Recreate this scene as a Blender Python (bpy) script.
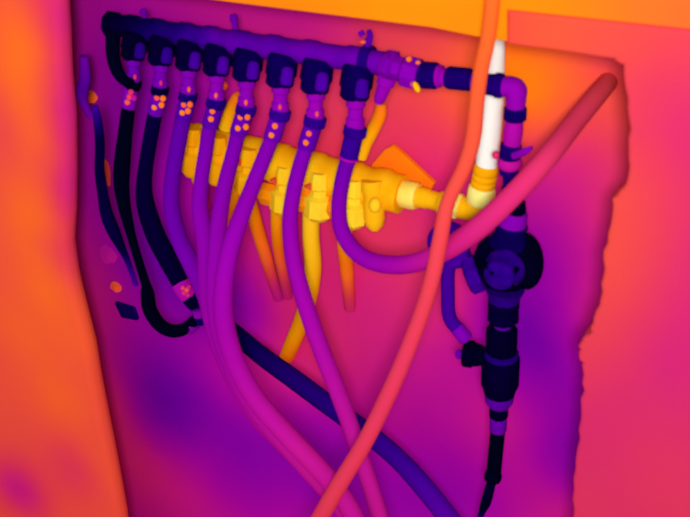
import bpy, bmesh, math, random
import numpy as np
from mathutils import Vector, Matrix
random.seed(4)
for o in list(bpy.data.objects): bpy.data.objects.remove(o)
S = bpy.context.scene
C = S.collection

# ------------------------------------------------------------------ camera
F = 1050.0; W, HH = 690.0, 517.0
YAW, PITCH, ROLL = (math.radians(a) for a in (28, 30, 2))
CAM = Vector((0, 0, 2.1))
fw = Vector((-math.sin(YAW)*math.cos(PITCH), math.cos(YAW)*math.cos(PITCH), -math.sin(PITCH)))
r0 = Vector((math.cos(YAW), math.sin(YAW), 0)); u0 = r0.cross(fw)
rt = r0*math.cos(ROLL) - u0*math.sin(ROLL)
up = u0*math.cos(ROLL) + r0*math.sin(ROLL)
rot = Matrix((rt, up, -fw)).transposed()
cd = bpy.data.cameras.new('camera'); cam = bpy.data.objects.new('camera', cd); C.objects.link(cam)
cam.matrix_world = Matrix.Translation(CAM) @ rot.to_4x4()
cd.sensor_width = 36; cd.lens = 36*F/W; cd.clip_start = 0.02
cd.dof.use_dof = True; cd.dof.focus_distance = 2.6; cd.dof.aperture_fstop = 8.5
S.camera = cam

# ------------------------------------------------------------------ light
wd = bpy.data.worlds.new('world'); S.world = wd; wd.use_nodes = True
bg = wd.node_tree.nodes['Background']
bg.inputs[0].default_value = (1, 1, 1, 1); bg.inputs[1].default_value = 0.6
ll = bpy.data.lights.new('fill_lamp', 'POINT'); ll.energy = 92; ll.shadow_soft_size = .12     # added fill light behind the camera, hides shadows and flattens shading
lamp = bpy.data.objects.new('fill_lamp', ll); C.objects.link(lamp); lamp.location = CAM - fw*.45 + Vector((-.02, 0, -.07))
S.view_settings.view_transform = 'Standard'; S.view_settings.look = 'None'
S.view_settings.gamma = 1; S.view_settings.use_curve_mapping = False
S.view_settings.exposure = 0.0
GAIN = .97

# ------------------------------------------------------------------ colour scale (temperature -> colour)
STOPS = [(0, (1, 4, 20)), (.06, (4, 0, 40)), (.12, (16, 0, 92)), (.2, (60, 0, 148)), (.3, (114, 0, 170)), (.4, (160, 4, 168)),
         (.5, (204, 28, 136)), (.6, (228, 62, 86)), (.7, (247, 98, 48)), (.78, (255, 132, 14)), (.86, (255, 182, 8)),
         (.93, (255, 224, 50)), (.97, (255, 246, 150)), (1.0, (255, 255, 244))]
def lin(c):
    c /= 255
    return c/12.92 if c <= .04045 else ((c+.055)/1.055)**2.4
def pal(T):
    T = min(1, max(0, T))
    for (a, ca), (b, cb) in zip(STOPS, STOPS[1:]):
        if T <= b:
            k = (T-a)/(b-a)
            return tuple(lin(x+(y-x)*k)/GAIN for x, y in zip(ca, cb))+(1,)
class NB:
    def __init__(s, name):
        s.m = bpy.data.materials.new(name); s.m.use_nodes = True
        s.t = s.m.node_tree; s.b = s.t.nodes['Principled BSDF']
        s.b.inputs['Roughness'].default_value = 1
        s.b.inputs['Specular IOR Level'].default_value = .0
    def n(s, typ, **k):
        x = s.t.nodes.new(typ)
        for a, v in k.items(): setattr(x, a, v)
        return x
    def set(s, sock, v):
        if isinstance(v, bpy.types.NodeSocket): s.t.links.new(v, sock)
        else: sock.default_value = v
    def math(s, op, a, b=0.0, c=0.0):
        x = s.n('ShaderNodeMath', operation=op)
        s.set(x.inputs[0], a); s.set(x.inputs[1], b); s.set(x.inputs[2], c)
        return x.outputs[0]
    def ramp(s, fac, stops):
        x = s.n('ShaderNodeValToRGB'); e = x.color_ramp.elements
        while len(e) < len(stops): e.new(.5)
        for i, (p, c) in enumerate(stops): e[i].position = p
        for i, (p, c) in enumerate(stops): e[i].position = p; e[i].color = c
        s.set(x.inputs[0], fac); return x.outputs[0]
    def finish(s, T, noise, scale, tone=1.0):
        co = s.n('ShaderNodeTexCoord').outputs['Object']
        nz = s.n('ShaderNodeTexNoise'); nz.inputs['Scale'].default_value = scale; nz.inputs['Detail'].default_value = 3
        s.set(nz.inputs['Vector'], co)
        k = s.math('MULTIPLY_ADD', nz.outputs['Fac'], 2*noise, -noise)
        T = s.math('ADD', T, k)
        N = 28
        s.set(s.b.inputs['Base Color'], s.ramp(T, [(i/(N-1), tuple(c*tone for c in pal(i/(N-1))[:3])+(1,)) for i in range(N)]))
        return s.m
MC = {}
def mat(T, noise=.02, scale=60):
    key = (round(T, 2), noise, scale)
    if key not in MC: MC[key] = NB('heat_%02d' % round(T*100)).finish(float(T), noise, scale)
    return MC[key]
def gmat(stops, noise=.008, tone=1.0):                # temperature along a tube (its own length coordinate)
    if len(stops) == 1: return mat(stops[0][1], noise)
    b = NB('heat_along')
    uv = b.n('ShaderNodeUVMap').outputs[0]
    sp = b.n('ShaderNodeSeparateXYZ'); b.set(sp.inputs[0], uv)
    T = b.ramp(sp.outputs[0], [(p, (t, t, t, 1)) for p, t in stops])
    return b.finish(T, noise, 40, tone)
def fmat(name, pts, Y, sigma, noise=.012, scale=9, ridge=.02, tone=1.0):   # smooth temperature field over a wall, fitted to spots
    X = np.array([P(x, y, Y)[:] for x, y, _ in pts]); t = np.array([p[2] for p in pts]); m = float(np.median(t))
    D = ((X[:, None]-X[None])**2).sum(-1); G = np.exp(-D/sigma**2)
    G = np.maximum(G, 0); w = np.linalg.solve(G+ridge*np.eye(len(t)), t-m)
    b = NB(name); co = b.n('ShaderNodeTexCoord').outputs['Object']
    nz = b.n('ShaderNodeTexNoise'); nz.inputs['Scale'].default_value = 14; nz.inputs['Detail'].default_value = 2
    b.set(nz.inputs['Vector'], co)
    wob = b.n('ShaderNodeVectorMath', operation='MULTIPLY_ADD'); b.set(wob.inputs[0], nz.outputs['Color'])
    wob.inputs[1].default_value = (.02, 0, .02); 
    b.set(wob.inputs[2], co); co = wob.outputs[0]
    acc = float(m)
    for p, k in zip(X, w):
        d = b.n('ShaderNodeVectorMath', operation='DISTANCE'); b.set(d.inputs[0], co); d.inputs[1].default_value = (p[0]+.01, p[1], p[2]+.01)
        q = b.math('MULTIPLY', d.outputs['Value'], d.outputs['Value'])
        q = b.math('EXPONENT', b.math('MULTIPLY', q, -1/sigma**2))
        acc = b.math('MULTIPLY_ADD', q, float(k), acc)
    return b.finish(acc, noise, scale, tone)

# ------------------------------------------------------------------ geometry helpers
def ray(px, py): return fw + rt*((px-W/2)/F) - up*((py-HH/2)/F)
def P(px, py, Y):
    d = ray(px, py); return CAM + d*(Y/d.y)
def mm(p): return (p-CAM).dot(fw)/F            # metres per pixel at p
def toward(p, r): return p - (p-CAM).normalized()*r
def link(name, me, m, parent=None, smooth=True):
    o = bpy.data.objects.new(name, me); C.objects.link(o)
    me.materials.append(m)
    if smooth:
        me.shade_smooth()
        try: me.set_sharp_from_angle(angle=math.radians(40))
        except Exception: pass
    if parent:
        o.parent = parent; o.matrix_parent_inverse = Matrix.Translation(-world_loc(parent))
    return o
def world_loc(o):
    v = Vector(o.location)
    if o.parent: v = world_loc(o.parent) + v + o.matrix_parent_inverse.translation
    return v
def thing(name, label, cat, base, group=None):
    o = bpy.data.objects.new(name, None); C.objects.link(o); o.location = base; o.empty_display_size = .02
    return tag(o, label, cat, group)
def tag(o, label, cat, group=None):
    o['label'] = label; o['category'] = cat
    if group: o['group'] = group
    return o
def frame(axis):
    a = axis.normalized(); h = Vector((0, 0, 1)) if abs(a.z) < .8 else Vector((0, 1, 0))
    x = a.cross(h).normalized(); return x, a.cross(x).normalized()
def build(verts, faces, uvs=None):
    me = bpy.data.meshes.new('mesh'); me.from_pydata(verts, [], faces); me.update()
    if uvs:
        l = me.uv_layers.new(name='UVMap')
        for lp in me.loops: l.data[lp.index].uv = (uvs[lp.vertex_index], .5)
    return me
def catmull(pts, n):
    P4 = [pts[0]*2-pts[1]] + pts + [pts[-1]*2-pts[-2]]; out = []
    for i in range(1, len(P4)-2):
        a, b, c, d = P4[i-1:i+3]
        for k in range(n):
            t = k/n
            out.append(.5*((2*b)+(c-a)*t+(2*a-5*b+4*c-d)*t*t+(3*b-a-3*c+d)*t**3))
    out.append(P4[-2]); return out
def tube(name, pts, Ts, parent=None, sides=16, n=8, tone=1.0):
    """pts: (px, py, depth plane Y, width in px)"""
    c = [P(x, y, Y) for x, y, Y, w in pts]
    v4 = [p.to_4d() for p in c]
    for v, q, p in zip(v4, pts, c): v.w = q[3]/2*mm(p)
    cc = catmull(v4, n) if len(c) > 2 else [v4[0].lerp(v4[1], i/6) for i in range(7)]
    ctr = [Vector(v[:3]) for v in cc]; rad = [v.w for v in cc]
    L = [0]
    for a, b in zip(ctr, ctr[1:]): L.append(L[-1]+(b-a).length)
    verts, faces, uvs = [], [], []
    x, y = frame(ctr[1]-ctr[0])
    for i, p in enumerate(ctr):
        d = (ctr[min(i+1, len(ctr)-1)]-ctr[max(i-1, 0)]).normalized()
        x = (x-d*x.dot(d)).normalized(); y = d.cross(x)
        for k in range(sides):
            a = 2*math.pi*k/sides
            verts.append(p+(x*math.cos(a)+y*math.sin(a))*rad[i]); uvs.append(L[i]/L[-1])
    for i in range(len(ctr)-1):
        for k in range(sides):
            a = i*sides+k; b = i*sides+(k+1) % sides
            faces.append((a, b, b+sides, a+sides))
    faces.append(tuple(range(sides))[::-1]); faces.append(tuple(range(len(verts)-sides, len(verts))))
    if not isinstance(Ts, (list, tuple)): Ts = [(0, Ts)]
    return link(name, build(verts, faces, uvs), gmat(Ts, tone=tone), parent)
def lathe(name, a, b, prof, T, parent=None, sides=20, noise=.02, phase=0.0):
    """a, b: (px, py, Y); prof: (position 0..1 along a->b, width in px)"""
    A, B = P(*a), P(*b); x, y = frame(B-A); verts, faces = [], []
    s = mm((A+B)/2)/2
    for t, w in prof:
        p = A.lerp(B, t)
        for k in range(sides):
            an = 2*math.pi*k/sides+phase
            verts.append(p+(x*math.cos(an)+y*math.sin(an))*w*s)
    for i in range(len(prof)-1):
        for k in range(sides):
            q = i*sides+k; r = i*sides+(k+1) % sides
            faces.append((q, r, r+sides, q+sides))
    faces.append(tuple(range(sides))[::-1]); faces.append(tuple(range(len(verts)-sides, len(verts))))
    return link(name, build(verts, faces), T if isinstance(T, bpy.types.Material) else mat(T, noise), parent)
def cyl(w, e=.12, k=.86): return [(0, w*k), (e, w), (1-e, w), (1, w*k)]
def nut(name, a, b, w, T, parent=None, sides=6, phase=.3): return lathe(name, a, b, cyl(w, .18, .88), T, parent, sides, phase=phase)
def blob(name, px, py, Y, wx, wy, T, parent=None, dep=None, ang=0, lump=.0, noise=.02):
    p = P(px, py, Y); s = mm(p)/2; bm = bmesh.new(); bmesh.ops.create_uvsphere(bm, u_segments=20, v_segments=12, radius=1)
    dep = dep or min(wx, wy)
    ca, sa = math.cos(ang), math.sin(ang)
    for v in bm.verts:
        k = 1+lump*(math.sin(5*v.co.x+2)*math.cos(4*v.co.y+1)+.6*math.sin(7*v.co.z))
        q = v.co*k; X, Y2 = q.x*wx, q.y*wy
        v.co = p + (rt*(X*ca-Y2*sa) + up*(X*sa+Y2*ca) - fw*(q.z*dep))*s
    me = bpy.data.meshes.new('mesh'); bm.to_mesh(me); bm.free()
    return link(name, me, mat(T, noise), parent)
def slab(name, poly, Y0, thick, m, parent=None, bev=.004, smooth=False):
    """flat outline (px) standing in the plane Y0, extruded to Y0+thick"""
    pts = [Vector((q[0], Y0, q[2])) if len(q) == 3 else P(q[0], q[1], Y0) for q in poly]; n = len(pts)   # 3 values: a world point
    verts = pts+[p+Vector((0, thick, 0)) for p in pts]
    faces = [tuple(range(n)), tuple(range(2*n-1, n-1, -1))]+[(i, i+n, (i+1) % n+n, (i+1) % n) for i in range(n)]
    bm = bmesh.new(); bv = [bm.verts.new(v) for v in verts]
    for f in faces: bm.faces.new([bv[i] for i in f])
    bmesh.ops.recalc_face_normals(bm, faces=bm.faces)
    if bev: bmesh.ops.bevel(bm, geom=[e for e in bm.edges if any(len(f.verts) == n for f in e.link_faces)], offset=bev, segments=3, affect='EDGES', profile=.5)
    me = bpy.data.meshes.new('mesh'); bm.to_mesh(me); bm.free()
    return link(name, me, m, parent, smooth)
def wallbox(name, x0, x1, y0, y1, z0, z1, m):
    v = [(x, y, z) for x in (x0, x1) for y in (y0, y1) for z in (z0, z1)]
    f = [(0, 1, 3, 2), (4, 6, 7, 5), (0, 4, 5, 1), (2, 3, 7, 6), (0, 2, 6, 4), (1, 5, 7, 3)]
    o = link(name, build(v, f), m, None, False); o['kind'] = 'structure'; return o
def rough(poly, amp, n):
    out = []
    for (x0, y0), (x1, y1) in zip(poly, poly[1:]):
        for k in range(n):
            t = k/n; out.append((x0+(x1-x0)*t+random.uniform(-amp, amp), y0+(y1-y0)*t))
    out.append(poly[-1]); return out

# ------------------------------------------------------------------ the setting: an open niche in a wall
YF, YB, YC, YH = 1.10, 1.262, 1.16, 1.212      # wall face, niche back, cold bar, hot bar
back_pts = [(200, 25, .46), (120, 20, .42), (300, 33, .5), (360, 45, .57), (400, 48, .63), (450, 60, .66), (525, 85, .77), (525, 60, .77), (540, 110, .74), (450, 120, .63), (400, 105, .61), (340, 115, .59), (300, 105, .57),
            (260, 98, .53), (205, 85, .42), (150, 75, .36), (110, 100, .38), (110, 150, .38), (170, 150, .38), (120, 210, .36), (100, 270, .46), (105, 330, .47), (150, 250, .3), (170, 300, .33), (150, 360, .34), (150, 410, .33),
            (200, 400, .33), (122, 400, .48), (135, 460, .52), (160, 490, .5), (200, 490, .45), (240, 490, .38), (250, 440, .34), (270, 280, .5), (245, 310, .36), (270, 330, .47), (350, 340, .53), (310, 380, .5), (255, 390, .45), (400, 240, .57),  # the low spot right of the hose bundle is its shadow, painted in
            (400, 320, .53), (420, 410, .45), (380, 480, .37), (450, 480, .38), (460, 400, .46), (530, 190, .5), (560, 150, .54), (590, 90, .66), (565, 80, .7), (560, 250, .42), (590, 230, .52), (605, 180, .56), (590, 290, .49), (575, 340, .43), (560, 300, .42), (530, 330, .3), (545, 360, .34), (560, 390, .36), (528, 400, .42),
            (530, 450, .43), (565, 460, .35), (560, 505, .47), (520, 500, .44), (470, 300, .48), (320, 440, .36), (330, 500, .36), (420, 520, .38), (360, 200, .6), (300, 200, .55), (220, 200, .45), (60, 100, .46), (60, 300, .5), (640, 250, .51), (640, 450, .45), (640, 100, .64)]
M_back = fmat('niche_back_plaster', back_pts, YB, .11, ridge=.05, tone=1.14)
M_left = fmat('left_wall_plaster', [(30, 100, .705), (30, 250, .705), (60, 400, .705), (20, 330, .705), (45, 150, .66), (60, 150, .6), (72, 150, .5), (60, 205, .6), (74, 200, .5), (64, 90, .52), (72, 90, .5), (58, 40, .56), (66, 30, .5), (45, 60, .65), (100, 470, .66),
               (15, 490, .5), (30, 478, .56), (78, 470, .6), (78, 345, .695), (112, 500, .66), (8, 125, .65), (92, 390, .67), (30, 40, .71), (5, 30, .71), (58, 290, .705), (-60, 250, .71), (-60, 450, .62), (-60, 60, .71), (70, 255, .58), (45, 220, .695), (107, 440, .66), (76, 300, .66)], YF, .075, ridge=.08)
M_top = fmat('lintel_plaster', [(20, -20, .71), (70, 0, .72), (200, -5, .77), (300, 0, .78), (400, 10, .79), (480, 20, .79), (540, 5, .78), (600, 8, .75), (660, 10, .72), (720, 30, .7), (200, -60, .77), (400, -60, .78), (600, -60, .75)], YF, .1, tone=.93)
M_right = fmat('right_wall_plaster', [(530, 28, 0.670), (580, 35, 0.660), (625, 45, 0.640), (650, 90, 0.590), (690, 90, 0.580), (680, 150, 0.565), (640, 150, 0.610), (650, 220, 0.610), (615, 280, 0.635), (670, 330, 0.545), (600, 330, 0.610), (600, 420, 0.555), (640, 450, 0.570), (680, 480, 0.580), (590, 490, 0.570),
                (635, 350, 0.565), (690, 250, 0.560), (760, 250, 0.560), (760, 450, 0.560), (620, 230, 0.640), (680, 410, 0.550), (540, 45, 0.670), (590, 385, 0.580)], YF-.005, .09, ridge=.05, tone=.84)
M_in = mat(.45)

cz = P(58, -20, YF); zr = P(610, 22, YF).z + (P(610, 22, YF).z-P(507, 11, YF).z)/(P(610, 22, YF).x-P(507, 11, YF).x)*(1.6-P(610, 22, YF).x)
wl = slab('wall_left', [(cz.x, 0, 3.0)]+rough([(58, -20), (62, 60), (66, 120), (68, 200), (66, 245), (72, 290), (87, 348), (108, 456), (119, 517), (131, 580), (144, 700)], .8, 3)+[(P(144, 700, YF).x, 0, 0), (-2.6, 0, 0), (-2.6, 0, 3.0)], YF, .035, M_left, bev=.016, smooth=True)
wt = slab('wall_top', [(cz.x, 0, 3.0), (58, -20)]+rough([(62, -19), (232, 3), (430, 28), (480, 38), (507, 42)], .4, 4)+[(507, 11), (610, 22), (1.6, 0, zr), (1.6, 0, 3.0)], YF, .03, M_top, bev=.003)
redge = [(505, 45), (560, 52), (612, 60), (622, 66), (627, 110), (629, 150), (626, 185), (613, 200), (606, 235), (602, 270), (599, 300), (592, 325), (588, 336), (581, 341), (578, 350), (580, 360), (583, 368), (581, 400), (577, 440), (574, 480), (571, 520), (566, 600), (560, 720)]
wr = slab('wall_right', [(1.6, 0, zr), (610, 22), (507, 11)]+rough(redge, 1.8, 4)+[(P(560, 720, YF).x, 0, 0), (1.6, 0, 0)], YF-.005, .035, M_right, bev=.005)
for o in (wl, wt, wr): o['kind'] = 'structure'
xl = P(88, 200, YF).x-.3; xr = P(620, 100, YF).x+.2; zt = P(300, 10, YF).z+.3
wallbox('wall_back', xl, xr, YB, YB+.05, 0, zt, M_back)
wallbox('wall_niche_left', xl-.04, xl, YF+.036, YB+.05, 0, zt, M_in)
wallbox('wall_niche_right', xr, xr+.04, YF+.036, YB+.05, 0, zt, M_in)
wallbox('ceiling', xl-.04, xr+.04, YF+.036, YB+.05, zt, zt+.04, mat(.6))
wallbox('floor', -2.5, 1.6, -.6, YB+.05, -.05, 0, mat(.55))

# ------------------------------------------------------------------ upper (cold) manifold
NX = [133, 160, 188, 216, 246, 280, 315, 355]; NY = [84, 90, 96.5, 102.5, 109.5, 114, 121, 131]
man = thing('manifold', 'dark violet upper manifold bar with eight outlet ports, above the yellow one', 'manifold', P(250, 45, YC))
def barY(x): return 41.5+.145*(x-230)
bar = []
for i in range(61):
    t = i/60; x = 116+(384-116)*t
    w = 23 + (3.0 if any(abs(x-n-2) < 7 for n in NX) else 0)
    bar.append((t, w))
bar = [(0, 18)]+bar+[(1, 18)]
bb = NB('bar_heat'); co = bb.n('ShaderNodeTexCoord').outputs['Object']; sp = bb.n('ShaderNodeSeparateXYZ'); bb.set(sp.inputs[0], co)
xa, xb = P(116, barY(116), YC).x, P(384, barY(384), YC).x
tt = bb.math('DIVIDE', bb.math('SUBTRACT', sp.outputs[0], xa), xb-xa)
M_bar = bb.finish(bb.ramp(tt, [(0, (.06,)*3+(1,)), (.28, (.16,)*3+(1,)), (.42, (.24,)*3+(1,)), (1, (.28,)*3+(1,))]), .04, 30)
lathe('bar', (116, barY(116), YC), (384, barY(384), YC), bar, M_bar, man, 24)
lathe('end_cap', (108, barY(108), YC), (117, barY(117), YC), cyl(27), .05, man, 8)
tube('drain_elbow', [(113, 33, 1.14, 15), (113, 54, 1.13, 14), (117, 70, 1.125, 13), (124, 80, 1.122, 11), (132, 83, 1.122, 9)], .02, man)
for i, (x, y) in enumerate(zip(NX, NY)):
    by = barY(x); k = 1+.04*i; cold = [.04, .06, .07, .08, .09, .1, .1, .1][i]
    h = 33+1.1*i
    pb = lathe('port_block', (x+4, by+5, YC-.008), (x-1, by+h, YC-.018), [(0, 22*k), (.1, 26*k), (.6, 27*k), (.66, 24*k), (.9, 24*k), (1, 18*k)], cold, man, 10)
    lathe('port_cap', (x+8, by+h*.48, YC-.036), (x+6, by+h*.95, YC-.046), [(0, 6*k), (.15, 10*k), (.8, 11*k), (1, 8*k)], [.16, .17, .2, .21, .21, .22, .22, .2][i], man, 12)
    n = lathe('outlet_neck', (x+1, by+h-2, YC-.02), (x, y-2, YC-.025), [(0, 15*k), (.25, 15.5*k), (.3, 12*k), (.6, 12*k), (.65, 15*k), (1, 15*k)], [.29, .3, .32, .34, .34, .35, .37, .36][i], man, 14)
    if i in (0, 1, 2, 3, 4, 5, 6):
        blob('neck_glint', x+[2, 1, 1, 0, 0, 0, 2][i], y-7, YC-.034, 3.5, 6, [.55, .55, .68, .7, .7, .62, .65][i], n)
# clamp and pin on the bar
cl = lathe('clamp', (363, barY(363)-1, YC), (372, barY(372)-1, YC), cyl(31, .15, .95), .15, man, 24)
tube('clamp_ear', [(367, 45, YC, 9), (370, 37, YC, 7), (369, 30, YC, 5)], .25, cl, 8)
tube('clamp_bolt', [(360, 31, YC-.01, 6), (363, 36, YC-.01, 7)], .28, cl, 8)
blob('clamp_washer', 363, 42, YC-.012, 6, 4, .68, cl)
lathe('fixing_pin', (233, 14, YC+.01), (236, 31, YC+.005), [(0, 5), (.1, 8), (.4, 8), (.45, 6), (1, 6)], .28, man, 10)
lathe('fixing_pin', (143, 9, YC+.01), (145, 20, YC+.005), [(0, 5), (.1, 8), (.4, 8), (.45, 6), (1, 6)], .28, man, 10)
# end valve at the right of the bar
ev = thing('end_valve', 'violet valve body joining upper manifold to dark union nuts', 'valve', P(400, 69, YC))
lathe('valve_body', (382, barY(382)+1, YC), (420, 75, YC), [(0, 26), (.12, 34), (.3, 36), (.36, 27), (.55, 26), (.62, 33), (.9, 33), (1, 29)], mat(.33, .07, 45), ev, 8)
lathe('valve_boss', (388, 76, YC-.02), (378, 103, YC-.025), [(0, 20), (.3, 19), (.35, 15), (.8, 13), (1, 8)], .35, ev, 10)
lathe('seal_ring', (413.5, 74, YC), (418, 74.8, YC), cyl(30), .66, ev, 24)
blob('seal_bead', 409, 59, YC-.02, 6, 6, .74, ev); blob('seal_bead', 418, 62.5, YC-.02, 5, 4, .74, ev)
blob('seal_tab', 416.5, 87, YC-.02, 6, 12, .86, ev, ang=.45)

# ------------------------------------------------------------------ cold hoses on the upper manifold
DOTS = [[(131, 92, .55), (129.5, 97, .6), (127.5, 102, .66), (134, 98, .45)], [(157, 97.5, .66), (163, 98.5, .74), (154.5, 107, .76), (161.5, 105, .74)],
        [(184, 104.5, .7), (190, 104.5, .72), (182.5, 112.5, .76), (188, 111, .74)], [(212.5, 111, .72), (211, 119, .74)],
        [(240.5, 117, .74), (247.5, 117, .72), (238, 128, .77), (246, 127, .74)], [(275, 126, .74), (271.5, 135, .76)], [(309, 133.5, .7), (306, 142.5, .74)], []]
SL = [((131.5, 87), (128.5, 108), 14), ((160, 94), (155, 114), 15), ((187.5, 100), (183, 119), 16), ((215, 107), (209.5, 127), 15.5), ((244.5, 114), (238, 134), 17), ((278.5, 118), (272, 139), 17), ((313, 126), (306, 148), 17.5), ((353.5, 136), (348.5, 159), 18)]
HS = [  # px, py, Y, width
    [(128.5, 107, 1.128, 14), (125, 135, 1.122, 15), (122, 165, 1.118, 17), (121.5, 185, 1.115, 16), (124.5, 207, 1.112, 13), (131.5, 236, 1.11, 9.5), (139, 262, 1.112, 9), (145.5, 283, 1.115, 9.5), (147.5, 294, 1.118, 14), (150, 310, 1.12, 14.5), (160, 325, 1.125, 14), (173, 331, 1.13, 13.5), (186, 328, 1.137, 12.5), (196, 319, 1.143, 11)],
    [(155, 113, 1.128, 15), (151, 135, 1.129, 15), (146, 165, 1.13, 15), (144, 190, 1.131, 17), (147, 210, 1.133, 19), (156, 236, 1.134, 20), (168, 259, 1.135, 20), (182, 284, 1.135, 19)],
    [(183, 118, 1.128, 16), (178, 145, 1.124, 16), (173, 175, 1.12, 16), (171.5, 205, 1.116, 16.5), (179, 238, 1.112, 17.5), (192, 265, 1.108, 18.5), (207, 298, 1.108, 19), (216, 332, 1.108, 19), (228, 362, 1.108, 19), (249, 396, 1.108, 19), (276, 430, 1.108, 19), (310, 466, 1.108, 19), (340, 500, 1.108, 19), (366, 540, 1.108, 19)],
    [(209.5, 126, 1.128, 14.5), (206, 150, 1.124, 14.5), (201.5, 180, 1.114, 15), (200, 210, 1.101, 17), (206, 245, 1.089, 19), (208, 285, 1.079, 20), (213, 320, 1.075, 20), (224, 355, 1.075, 20), (240, 388, 1.075, 20), (262, 420, 1.075, 20), (290, 449, 1.075, 20), (325, 485, 1.075, 20), (356, 520, 1.075, 20), (366, 540, 1.075, 20)],
    [(238, 133, 1.128, 15), (232, 158, 1.122, 15), (224, 190, 1.106, 16), (219, 222, 1.087, 17), (216.5, 255, 1.067, 18), (215.5, 290, 1.051, 19), (219, 325, 1.045, 20), (229, 358, 1.045, 20), (245, 392, 1.045, 20), (268, 424, 1.045, 20), (296, 455, 1.045, 20), (328, 490, 1.045, 20), (350, 517, 1.045, 20), (366, 540, 1.045, 20)],
    [(272, 138, 1.128, 15), (262, 163, 1.119, 15.5), (252, 188, 1.098, 16), (242, 214, 1.071, 17.5), (232, 243, 1.043, 18.5), (225, 275, 1.022, 19), (223, 308, 1.013, 20), (228, 340, 1.013, 20.5), (240, 372, 1.013, 20.5), (258, 402, 1.013, 20.5), (286, 434, 1.013, 20.5), (320, 470, 1.013, 20.5), (344, 500, 1.013, 20.5), (366, 540, 1.013, 20.5)],
    [(306, 147, 1.128, 15), (299, 170, 1.118, 15.5), (293, 195, 1.108, 15.5), (290, 222, 1.1, 16), (293, 257, 1.092, 17), (302, 293, 1.085, 17.5), (314, 330, 1.08, 18), (326, 362, 1.076, 18), (338, 392, 1.072, 18), (350, 425, 1.068, 17.5), (361, 458, 1.064, 17), (371, 488, 1.06, 17), (380, 517, 1.057, 17), (389, 545, 1.054, 17)],
    [(348.5, 158, 1.128, 16), (342.5, 180, 1.12, 15.5), (339, 205, 1.11, 15.5), (341, 228, 1.1, 16), (352, 248, 1.09, 17), (371, 261, 1.082, 18), (398, 265, 1.075, 19), (425, 260, 1.07, 20), (452, 246, 1.066, 22), (480, 226, 1.064, 23), (510, 198, 1.075, 22.5), (545, 160, 1.11, 22), (574, 123, 1.175, 21.5), (596, 96, 1.225, 21), (613, 76, 1.28, 20)],
]
HT = [[(0, .015), (.6, .01), (1, .02)], [(0, .08), (1, .06)], [(0, .26), (.25, .29), (.45, .37), (.7, .45), (1, .45)], [(0, .3), (.2, .35), (.5, .41), (.8, .46), (1, .46)],
      [(0, .31), (.2, .355), (.5, .41), (.8, .465), (1, .46)], [(0, .32), (.2, .36), (.5, .42), (.75, .47), (1, .46)], [(0, .31), (.15, .355), (.4, .41), (.6, .45), (1, .48)],
      [(0, .28), (.1, .33), (.24, .37), (.34, .42), (.45, .5), (.56, .53), (.7, .56), (.85, .59), (1, .64)]]
HL = ['black hose at the far left of the row, U-bent at its end', 'near-black hose, second from left, bending diagonally down to a speckled sleeve',
      'deep violet hose, third from left in the row', 'violet hose, fourth from left in the row under the manifold',
      'violet hose, fifth from left in the row under the manifold', 'violet hose slanting furthest left across the yellow manifold, sixth in the row',
      'violet hose, seventh in the row, hanging alone down to the bottom centre', 'violet to pink hose looping up right in front of the black pump']
ST = [.32, .28, .24, .25, .27, .28, .26, .18]; CT = [.02, .07, .13, .15, .17, .18, .17, .17]
for i in range(8):
    x, y = NX[i], NY[i]; a, b, w = SL[i]
    h = thing('hose', HL[i], 'hose', P(a[0], a[1], 1.13), 'hoses of the upper manifold')
    tube('tube', HS[i], HT[i], h, tone=.88 if i == 7 else .94)
    nw = 17.5+i*1.15
    lathe('collar_nut', (x+1, y-5, 1.136), (x-1, y+5, 1.134), [(0, nw*.8), (.2, nw), (.75, nw), (1, nw*.86)], CT[i], h, 8)
    s = lathe('press_sleeve', (a[0], a[1], 1.134), (b[0], b[1], 1.128), [(0, w), (.08, w+1), (.92, w+1), (1, w)], ST[i], h, 18)
    for dx, dy, T in DOTS[i]:
        t = (dy-a[1])/(b[1]-a[1]); Ya = 1.134-.006*t; cx = a[0]+(b[0]-a[0])*t
        q = P(dx, dy, Ya); r = (w+1)/2*mm(q); off = min(.9*r, abs(dx-cx)*mm(q))
        q = toward(q, math.sqrt(r*r-off*off)*1.12)
        blob('sleeve_window', dx, dy, q.y, 6, 6.6, T, s, dep=4)
    if i == 7:
        lathe('sleeve_ring', (349.2, 156.5, 1.1285), (348.6, 159, 1.128), cyl(20), .42, s, 18)
# second hose: lower end
h2 = thing('hose_coupling', 'small dark coupling with speckled pink sleeve on the lower left', 'coupling', P(188, 296, 1.134))
s = lathe('press_sleeve', (180, 282, 1.134), (190, 297, 1.132), cyl(20, .1, .95), .42, h2)
for dx, dy, T in [(183, 288, .6), (187, 290, .66), (184, 293, .55), (189, 287, .5), (188, 295, .52)]:
    blob('sleeve_window', dx, dy, 1.12, 4.6, 4.8, T, s, dep=3)
nut('collar_nut', (189, 295, 1.132), (198, 305, 1.134), 20, .05, h2, 8)
lathe('elbow_body', (196, 302, 1.139), (203, 324, 1.135), [(0, 12), (.3, 15), (.6, 15), (1, 11)], .12, h2, 12)
lathe('band', (197.5, 309, 1.129), (200, 316, 1.13), cyl(13), .34, h2, 12)
lathe('band', (188, 328.5, 1.142), (194, 322.5, 1.143), cyl(15), .33, h2, 14)
tag(tube('hose', [(200, 306, 1.15, 15), (214, 318, 1.15, 17), (233, 332, 1.15, 18), (262, 356, 1.15, 19), (295, 380, 1.15, 20), (330, 406, 1.15, 20), (366, 432, 1.15, 20), (397, 458, 1.15, 20), (423, 486, 1.15, 21), (447, 516, 1.15, 21), (470, 545, 1.15, 21)],
    [(0, .06), (.3, .14), (.55, .17), (.7, .2), (1, .27)]), 'dark blue hose running diagonally to the bottom right behind the violet hoses', 'hose')

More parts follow.
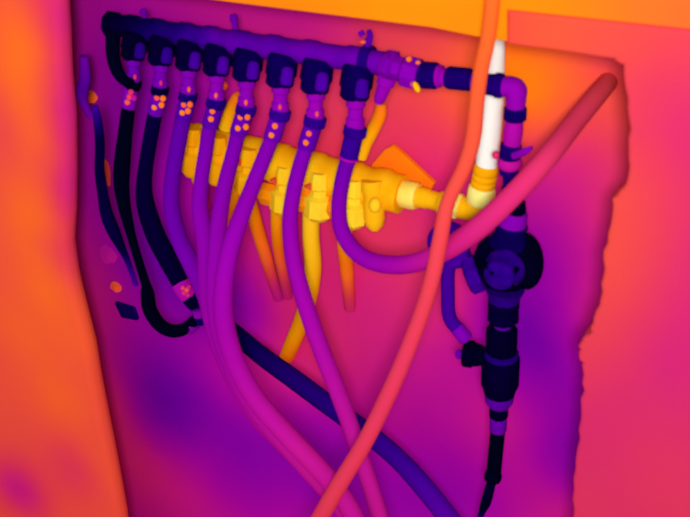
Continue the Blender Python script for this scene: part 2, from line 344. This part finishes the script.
# ------------------------------------------------------------------ lower (hot) manifold
hot = thing('manifold', 'glowing yellow lower manifold bar behind the violet hoses', 'manifold', P(290, 165, YH))
def hy(x): return 141.5+.25*(x-190)
prof = []
for i in range(49):
    t = i/48; x = 188+(402-188)*t
    prof.append((t, 38+(4 if any(abs(x-p) < 7 for p in (200, 227, 257, 288, 323, 356, 386)) else 0)))
lathe('bar', (187, hy(187), YH), (402, hy(402), YH), [(0, 28)]+prof+[(1, 27)], mat(.86, .05, 26), hot, 24)
HP = [(192, 152), (217, 160), (247, 172), (283, 190), (318, 196), (352, 203)]
for i, (x, y) in enumerate(HP):
    k = .8+.05*i
    pb = lathe('port_block', (x+2, y-24, YH-.02), (x, y+23, YH-.026), [(0, 18*k), (.12, 22*k), (.32, 22*k), (.36, 17*k), (.48, 17*k), (.54, 29*k), (.9, 29*k), (1, 19*k)], [.84, .85, .86, .9, .92, .92][i], hot, 8, phase=.2)
    if i > 1: lathe('port_shoulder', (x-19, y+3, YH-.016), (x-6, y+6, YH-.022), cyl(25*k, .15, .9), .8, pb, 8)
    lathe('port_notch', (x-9*k, y-11, YH-.036), (x-10*k, y-8, YH-.042), cyl(9*k), .66, pb, 3)  # reddish wedge added to stand for the notch between bar and port
lathe('drain_valve', (372, 180, YH-.02), (375, 230, YH-.03), [(0, 22), (.2, 24), (.3, 19), (.45, 21), (.75, 22), (.9, 18), (1, 9)], .87, hot, 16)
blob('drain_knob', 375, 205, YH-.045, 13, 16, .9, hot)
# warm levers that stand up behind the hoses
for lbl, pts in (('orange valve lever standing behind the eighth hose, right end of row', [(360, 156, YH-.02, 15), (366, 143, YH-.02, 13), (374, 128, YH-.02, 13), (380, 114, YH-.02, 13), (381, 103, YH-.02, 10)]),
                 ('orange valve lever standing between the fourth and fifth hoses', [(226, 128, YH-.02, 15), (230, 112, YH-.02, 12), (236, 99, YH-.02, 11), (239, 95, YH-.02, 8)])):
    tag(tube('valve_lever', pts, [(0, .87), (.5, .84), (1, .75)]), lbl, 'lever', 'levers on the lower manifold')
tag(blob('round_knob', 221.5, 85.5, YH-.02, 13, 11, .7), 'small round orange knob above the fourth hose nut', 'knob')
# hot hoses leaving the lower manifold and entering the niche wall
for lbl, pts, Ts in [
    ('bright yellow hot hose between the seventh and eighth violet hoses', [(311, 214, YH-.02, 17), (311, 238, YH-.02, 17), (313, 268, YH-.015, 17), (309, 296, YH, 17), (301, 322, YH+.02, 16), (293, 342, YH+.03, 16), (287, 356, YH+.05, 15)], [(0, .9), (.3, .87), (.75, .84), (1, .8)]),
    ('orange hot hose slanting just right of the sixth violet hose', [(247, 190, YH-.01, 13), (253, 212, YH, 13.5), (259, 234, YH+.015, 13.5), (266, 257, YH+.022, 13), (273, 280, YH+.038, 12), (279, 298, YH+.05, 11)], [(0, .84), (.3, .78), (.6, .7), (.85, .52), (1, .48)]),
    ('orange hot hose just left of the seventh violet hose', [(277, 208, YH-.01, 13), (277, 228, YH, 12.5), (279, 250, YH+.02, 12), (283, 272, YH+.03, 11.5), (288, 296, YH+.05, 11)], [(0, .84), (.35, .79), (.6, .68), (.85, .54), (1, .5)]),
    ('short orange hot hose between the fifth and sixth violet hoses', [(240, 178, YH-.01, 12), (233, 202, YH+.01, 11), (228, 220, YH+.03, 10), (223, 245, YH+.05, 10)], [(0, .84), (.5, .78), (.8, .66), (1, .5)]),
    ('orange hot hose behind the loop of the eighth hose', [(349, 218, YH-.01, 14), (344, 240, YH, 14), (346, 262, YH+.02, 14), (348, 284, YH+.03, 13), (350, 308, YH+.05, 12)], [(0, .88), (.35, .8), (.6, .74), (.85, .58), (1, .54)]),
    ('short yellow hot hose tip at the left end of yellow manifold', [(192, 160, YH-.01, 12), (196, 178, YH, 10), (203, 195, YH+.04, 9), (208, 208, YH+.05, 9)], [(0, .86), (.5, .8), (1, .45)])]:
    tag(tube('hot_hose', pts, Ts), lbl, 'hose', 'hot hoses of the lower manifold')
tag(blob('pipe_stub', 265, 351, YB-.008, 10, 5, .84, ang=-.6), 'tiny orange pipe end just above the dark blue hose', 'pipe end')
# bracket plate behind its right end
bp = tag(slab('bracket_plate', [(366, 176), (372, 164), (384, 150), (392, 146), (402, 154), (434, 184), (430, 192), (400, 196), (372, 196)], YH+.03, .01, mat(.775), None, .002), 'orange angled bracket plate behind right end of yellow manifold', 'bracket')
# hot connection: union, elbow, riser
hc = thing('elbow_fitting', 'bright yellow elbow fitting joining lower manifold to white-hot pipe', 'fitting', P(440, 200, YH))
lathe('union_nut', (402, 193.5, YH), (418, 196.5, YH), cyl(29, .12, .92), .94, hc, 8)
lathe('union_body', (416, 196, YH), (458, 206.5, YH), [(0, 22), (.3, 21), (.32, 19), (.55, 19), (.58, 23), (.7, 23), (1, 20)], .87, hc, 16)
lathe('flange', (451, 204, YH), (461, 207, YH), cyl(27, .15), .95, hc, 8)
tube('elbow', [(459, 207, YH, 23), (470, 208.5, YH, 23), (476, 204, YH, 23), (480, 195, YH, 23)], .86, hc)
lathe('upper_nut', (479.5, 203, YH), (482.5, 186, YH), cyl(29, .15), .96, hc, 8)
lathe('threaded_body', (482.5, 187, YH), (487, 164, YH), [(0, 23), (.1, 25), (.25, 25), (.3, 23), (.35, 25), (.52, 25), (.57, 23), (.62, 25), (.85, 25), (1, 22)], .85, hc, 18)
tag(tube('hot_pipe', [(486.5, 168, YH, 22), (490, 130, YH, 23.5), (493, 95, YH, 23), (494.5, 60, YH, 21), (496, 20, YH, 20), (498, -30, YH, 20)], 1.0), 'white-hot vertical riser pipe behind the cold elbow', 'pipe')

# ------------------------------------------------------------------ cold connection: unions, elbow, shut-off
cf = thing('elbow_fitting', 'violet elbow fitting with dark union nuts right of upper manifold', 'fitting', P(500, 90, YC))
lathe('union_nut', (421, 75, YC), (438, 76, YC), cyl(27, .12, .92), .13, cf, 10)
lathe('union_neck', (437, 76, YC), (449, 78, YC), [(0, 23), (.35, 23), (.45, 18), (1, 18)], .38, cf, 16)
lathe('union_nut', (447, 77.5, YC), (472, 80, YC), cyl(23, .1, .93), .13, cf, 10)
lathe('union_pipe', (470, 80, YC), (488, 84, YC), cyl(18), .25, cf, 16)
lathe('union_nut', (484, 84, YC), (504, 86, YC), [(0, 20), (.15, 21), (.5, 22), (.6, 25), (.9, 25), (1, 22)], .14, cf, 10)
tube('elbow', [(502, 86, YC, 20), (511, 87, YC, 21.5), (515.5, 90.5, YC, 23), (516, 98, YC, 21), (515.5, 109, YC, 19)], .36, cf)
lathe('union_nut', (515.5, 107, YC), (515, 120, YC), cyl(24, .15), .12, cf, 10)
lathe('body', (514.5, 119, YC), (512, 145, YC), [(0, 18), (.3, 19), (.5, 20), (.7, 19), (1, 18)], .42, cf, 14)
nv = lathe('union_nut', (511.5, 143.5, YC), (509.5, 158.5, YC), cyl(22, .12), .13, cf, 10)
tube('lever', [(514, 156, YC-.015, 8), (524, 152, YC-.02, 8), (532, 147.5, YC-.02, 4)], .33, nv, 10)
blob('lever_pin', 496, 155, YC-.005, 8, 8, .55, nv)
lathe('collar', (510, 158, YC), (509.5, 168, YC), [(0, 21), (.3, 25), (.7, 25), (1, 20)], .45, cf, 16)
lathe('lower_nut', (509, 167, YC), (509.5, 188, YC), [(0, 20), (.3, 20), (.36, 13), (1, 14)], .14, cf, 10)
lathe('riser', (509.5, 186, YC), (514, 204, YC), cyl(17, .1, .98), .2, cf, 14)

# ------------------------------------------------------------------ pump / mixing valve
pu = thing('circulation_pump', 'black bulbous pump body behind the pink hose at right', 'pump', P(508, 290, YC))
lathe('inlet_nut', (515.5, 199, YC), (515, 212, YC), [(0, 15), (.3, 21), (.8, 23), (1, 22)], .03, pu, 10)
lathe('inlet_collar', (515, 211, YC), (512, 225, YC), [(0, 24), (.2, 27), (.85, 29), (1, 29)], .33, pu, 18)
lathe('shoulder', (512, 224, YC), (509, 243, YC), [(0, 31), (.12, 33), (.35, 31), (.5, 32), (1, 42)], .1, pu, 20)
blob('body', 506, 262, YC, 66, 62, .04, pu, dep=46, lump=.03, noise=.05)
blob('motor_housing', 526, 261, YC+.005, 35, 58, .025, pu, dep=46, ang=.06, noise=.04)
lathe('front_cap', (505, 268, YC-.035), (498, 277, YC-.062), [(0, 42), (.3, 40), (.5, 33), (.9, 31), (1, 24)], mat(.16, .05, 70), pu, 18)
lathe('side_port', (492, 268, YC-.005), (466, 277, YC-.02), [(0, 34), (.2, 36), (.45, 34), (.5, 40), (.9, 40), (1, 30)], mat(.19, .06, 60), pu, 8)
tube('rib', [(478, 262, YC-.045, 6), (487, 266, YC-.055, 7), (494, 274, YC-.06, 6)], .02, pu, 8)
tube('rib', [(512, 288, YC-.04, 7), (511, 278, YC-.052, 7), (517, 268, YC-.05, 6)], .02, pu, 8)
lathe('outlet', (505, 288, YC), (504, 300, YC), [(0, 40), (.5, 34), (1, 31)], .16, pu, 18)
lathe('outlet_nut', (504, 298, YC), (503, 321, YC), [(0, 30), (.15, 33), (.3, 33), (.35, 31), (.6, 32), (.9, 33), (1, 28)], .06, pu, 10)
lathe('outlet_neck', (503, 320, YC), (502.5, 332, YC), cyl(18), .26, pu, 16)
# thermostat dial and bypass pipe
td = thing('thermostat_dial', 'small violet dial behind the crossing pink hose and orange pipe', 'dial', P(449, 240, YC-.01))
lathe('disc', (451, 241, YC-.004), (447, 245, YC-.02), cyl(44, .2, .95), .2, td, 28)
lathe('hub', (447, 245, YC-.02), (445, 247, YC-.028), cyl(20, .2, .9), .24, td, 18)
by = thing('bypass_pipe', 'violet bypass pipe bending down beside the pump', 'pipe', P(448, 290, YC))
tube('pipe', [(470, 259, YC-.01, 18), (459, 260, YC-.012, 17), (450, 264, YC-.014, 15), (448, 276, YC-.014, 14), (448, 295, YC-.014, 14), (448.5, 312, YC-.014, 14), (452, 322, YC-.014, 14), (459, 330, YC-.014, 14)], [(0, .22), (.3, .21), (1, .2)], by)
lathe('sleeve', (456, 326.5, YC-.014), (467, 340, YC-.014), cyl(15), .31, by, 16)
# filter body
fb = thing('filter_body', 'black cylindrical filter body with side cap under the pump', 'filter', P(500, 370, YC))
lathe('top_nut', (502, 326, YC), (501.5, 353, YC), [(0, 26), (.2, 33), (.5, 33), (.9, 32), (1, 30)], .04, fb, 10)
lathe('ring', (501.5, 351, YC), (501, 357, YC), cyl(35, .25), .15, fb, 24)
lathe('body', (501, 355, YC), (499.5, 393, YC), [(0, 34), (.1, 38), (.75, 38), (.85, 34), (1, 31)], mat(.05, .03, 60), fb, 24)
lathe('lower_ring', (499.5, 391, YC), (499, 405, YC), [(0, 29), (.2, 30), (.7, 28), (1, 22)], .25, fb, 20)
lathe('side_cap', (485, 356, YC-.01), (463, 353, YC-.016), [(0, 18), (.2, 22), (.5, 25), (.55, 28), (.9, 28), (1, 24)], .03, fb, 8)
blob('cap_pin', 459, 354, YC-.02, 8, 10, .28, fb)
lathe('neck_nut', (499, 404, YC), (498.5, 417, YC), [(0, 18), (.2, 20), (.8, 20), (1, 17)], .04, fb, 8)
lathe('neck', (498.5, 416, YC), (498, 431, YC), cyl(17, .1), .27, fb, 16)
dh = thing('drain_hose', 'black drain hose hanging from the filter at bottom right', 'hose', P(497, 432, YC))
tube('tube', [(498, 429, YC, 15), (496.5, 445, YC, 15), (495, 460, YC, 15), (493.5, 477, YC, 14.5)], .01, dh)
lathe('end_collar', (493.8, 472, YC), (492, 482, YC), [(0, 15), (.4, 18), (.7, 17), (1, 10)], .02, dh, 14)
tube('thin_tail', [(492, 480, YC, 9), (489.5, 490, YC, 10), (486, 502, YC, 10.5), (482, 512, YC, 7), (479.5, 522, YC, 6), (478, 545, YC, 6)], [(0, .06), (.4, .03), (.55, .12), (.7, .25), (1, .25)], dh)

# ------------------------------------------------------------------ orange pipe crossing in front
tag(tube('crossing_pipe', [(497, -60, 1.05, 16), (492.5, 0, 1.055, 15.5), (488, 38, 1.06, 15.5), (481, 70, 1.062, 15.5), (477, 100, 1.064, 15.5), (473, 138, 1.065, 16), (464, 168, 1.062, 15.5), (448, 202, 1.055, 15), (440, 240, 1.045, 16), (433, 275, 1.035, 16), (421, 315, 1.025, 16), (396, 378, 1.005, 17), (366, 440, .985, 17), (336, 490, .97, 17.5), (305, 545, .96, 18)],
    [(0, .73), (.1, .72), (.22, .68), (.4, .62), (.6, .585), (1, .6)], tone=.86), 'thin orange-pink pipe crossing in front of everything, top to bottom', 'pipe')

# ------------------------------------------------------------------ left side of the niche
tag(tube('cable', [(95, 106, 1.11, 6), (98, 122, 1.11, 9), (100, 145, 1.11, 10), (99.5, 170, 1.11, 10), (103, 195, 1.11, 11), (107, 215, 1.11, 13), (114, 232, 1.11, 13), (121, 247, 1.12, 9), (128, 262, 1.13, 6), (136, 285, 1.14, 5)], [(0, .2), (.15, .07), (.75, .08), (1, .24)]), 'dark blue cable hanging along left edge of the niche', 'cable')
tag(tube('cable', [(84, 56, 1.16, 9), (85, 78, 1.16, 12), (82, 92, 1.16, 13), (84, 103, 1.16, 9), (91, 118, 1.16, 6)], [(0, .3), (.5, .25), (1, .3)]), 'short violet cable end above left orange plaster spot', 'cable')
for px, py, wx, wy, T, a, l in [(91, 97, 13, 13, .73, 0, 'orange plaster chip at upper left niche edge'), (107.5, 170, 5, 34, .66, .1, 'thin reddish sliver of plaster beside the left cable'),
                                (109, 254, 17, 20, .46, .2, 'pinkish plaster lump below the left cable'), (116, 287, 12, 9, .68, -.6, 'small orange plaster chip above the dark wall block')]:
    tag(blob('plaster_chip', px, py, YB-.004, wx, wy, T, ang=a, lump=.12, dep=6), l, 'plaster chip', 'plaster chips on the left niche edge')
tag(slab('wall_block', [(114, 303), (133, 309), (137, 321), (121, 318)], YB-.008, .012, mat(.12), None, .002), 'small dark blue block on the niche wall, lower left', 'block')
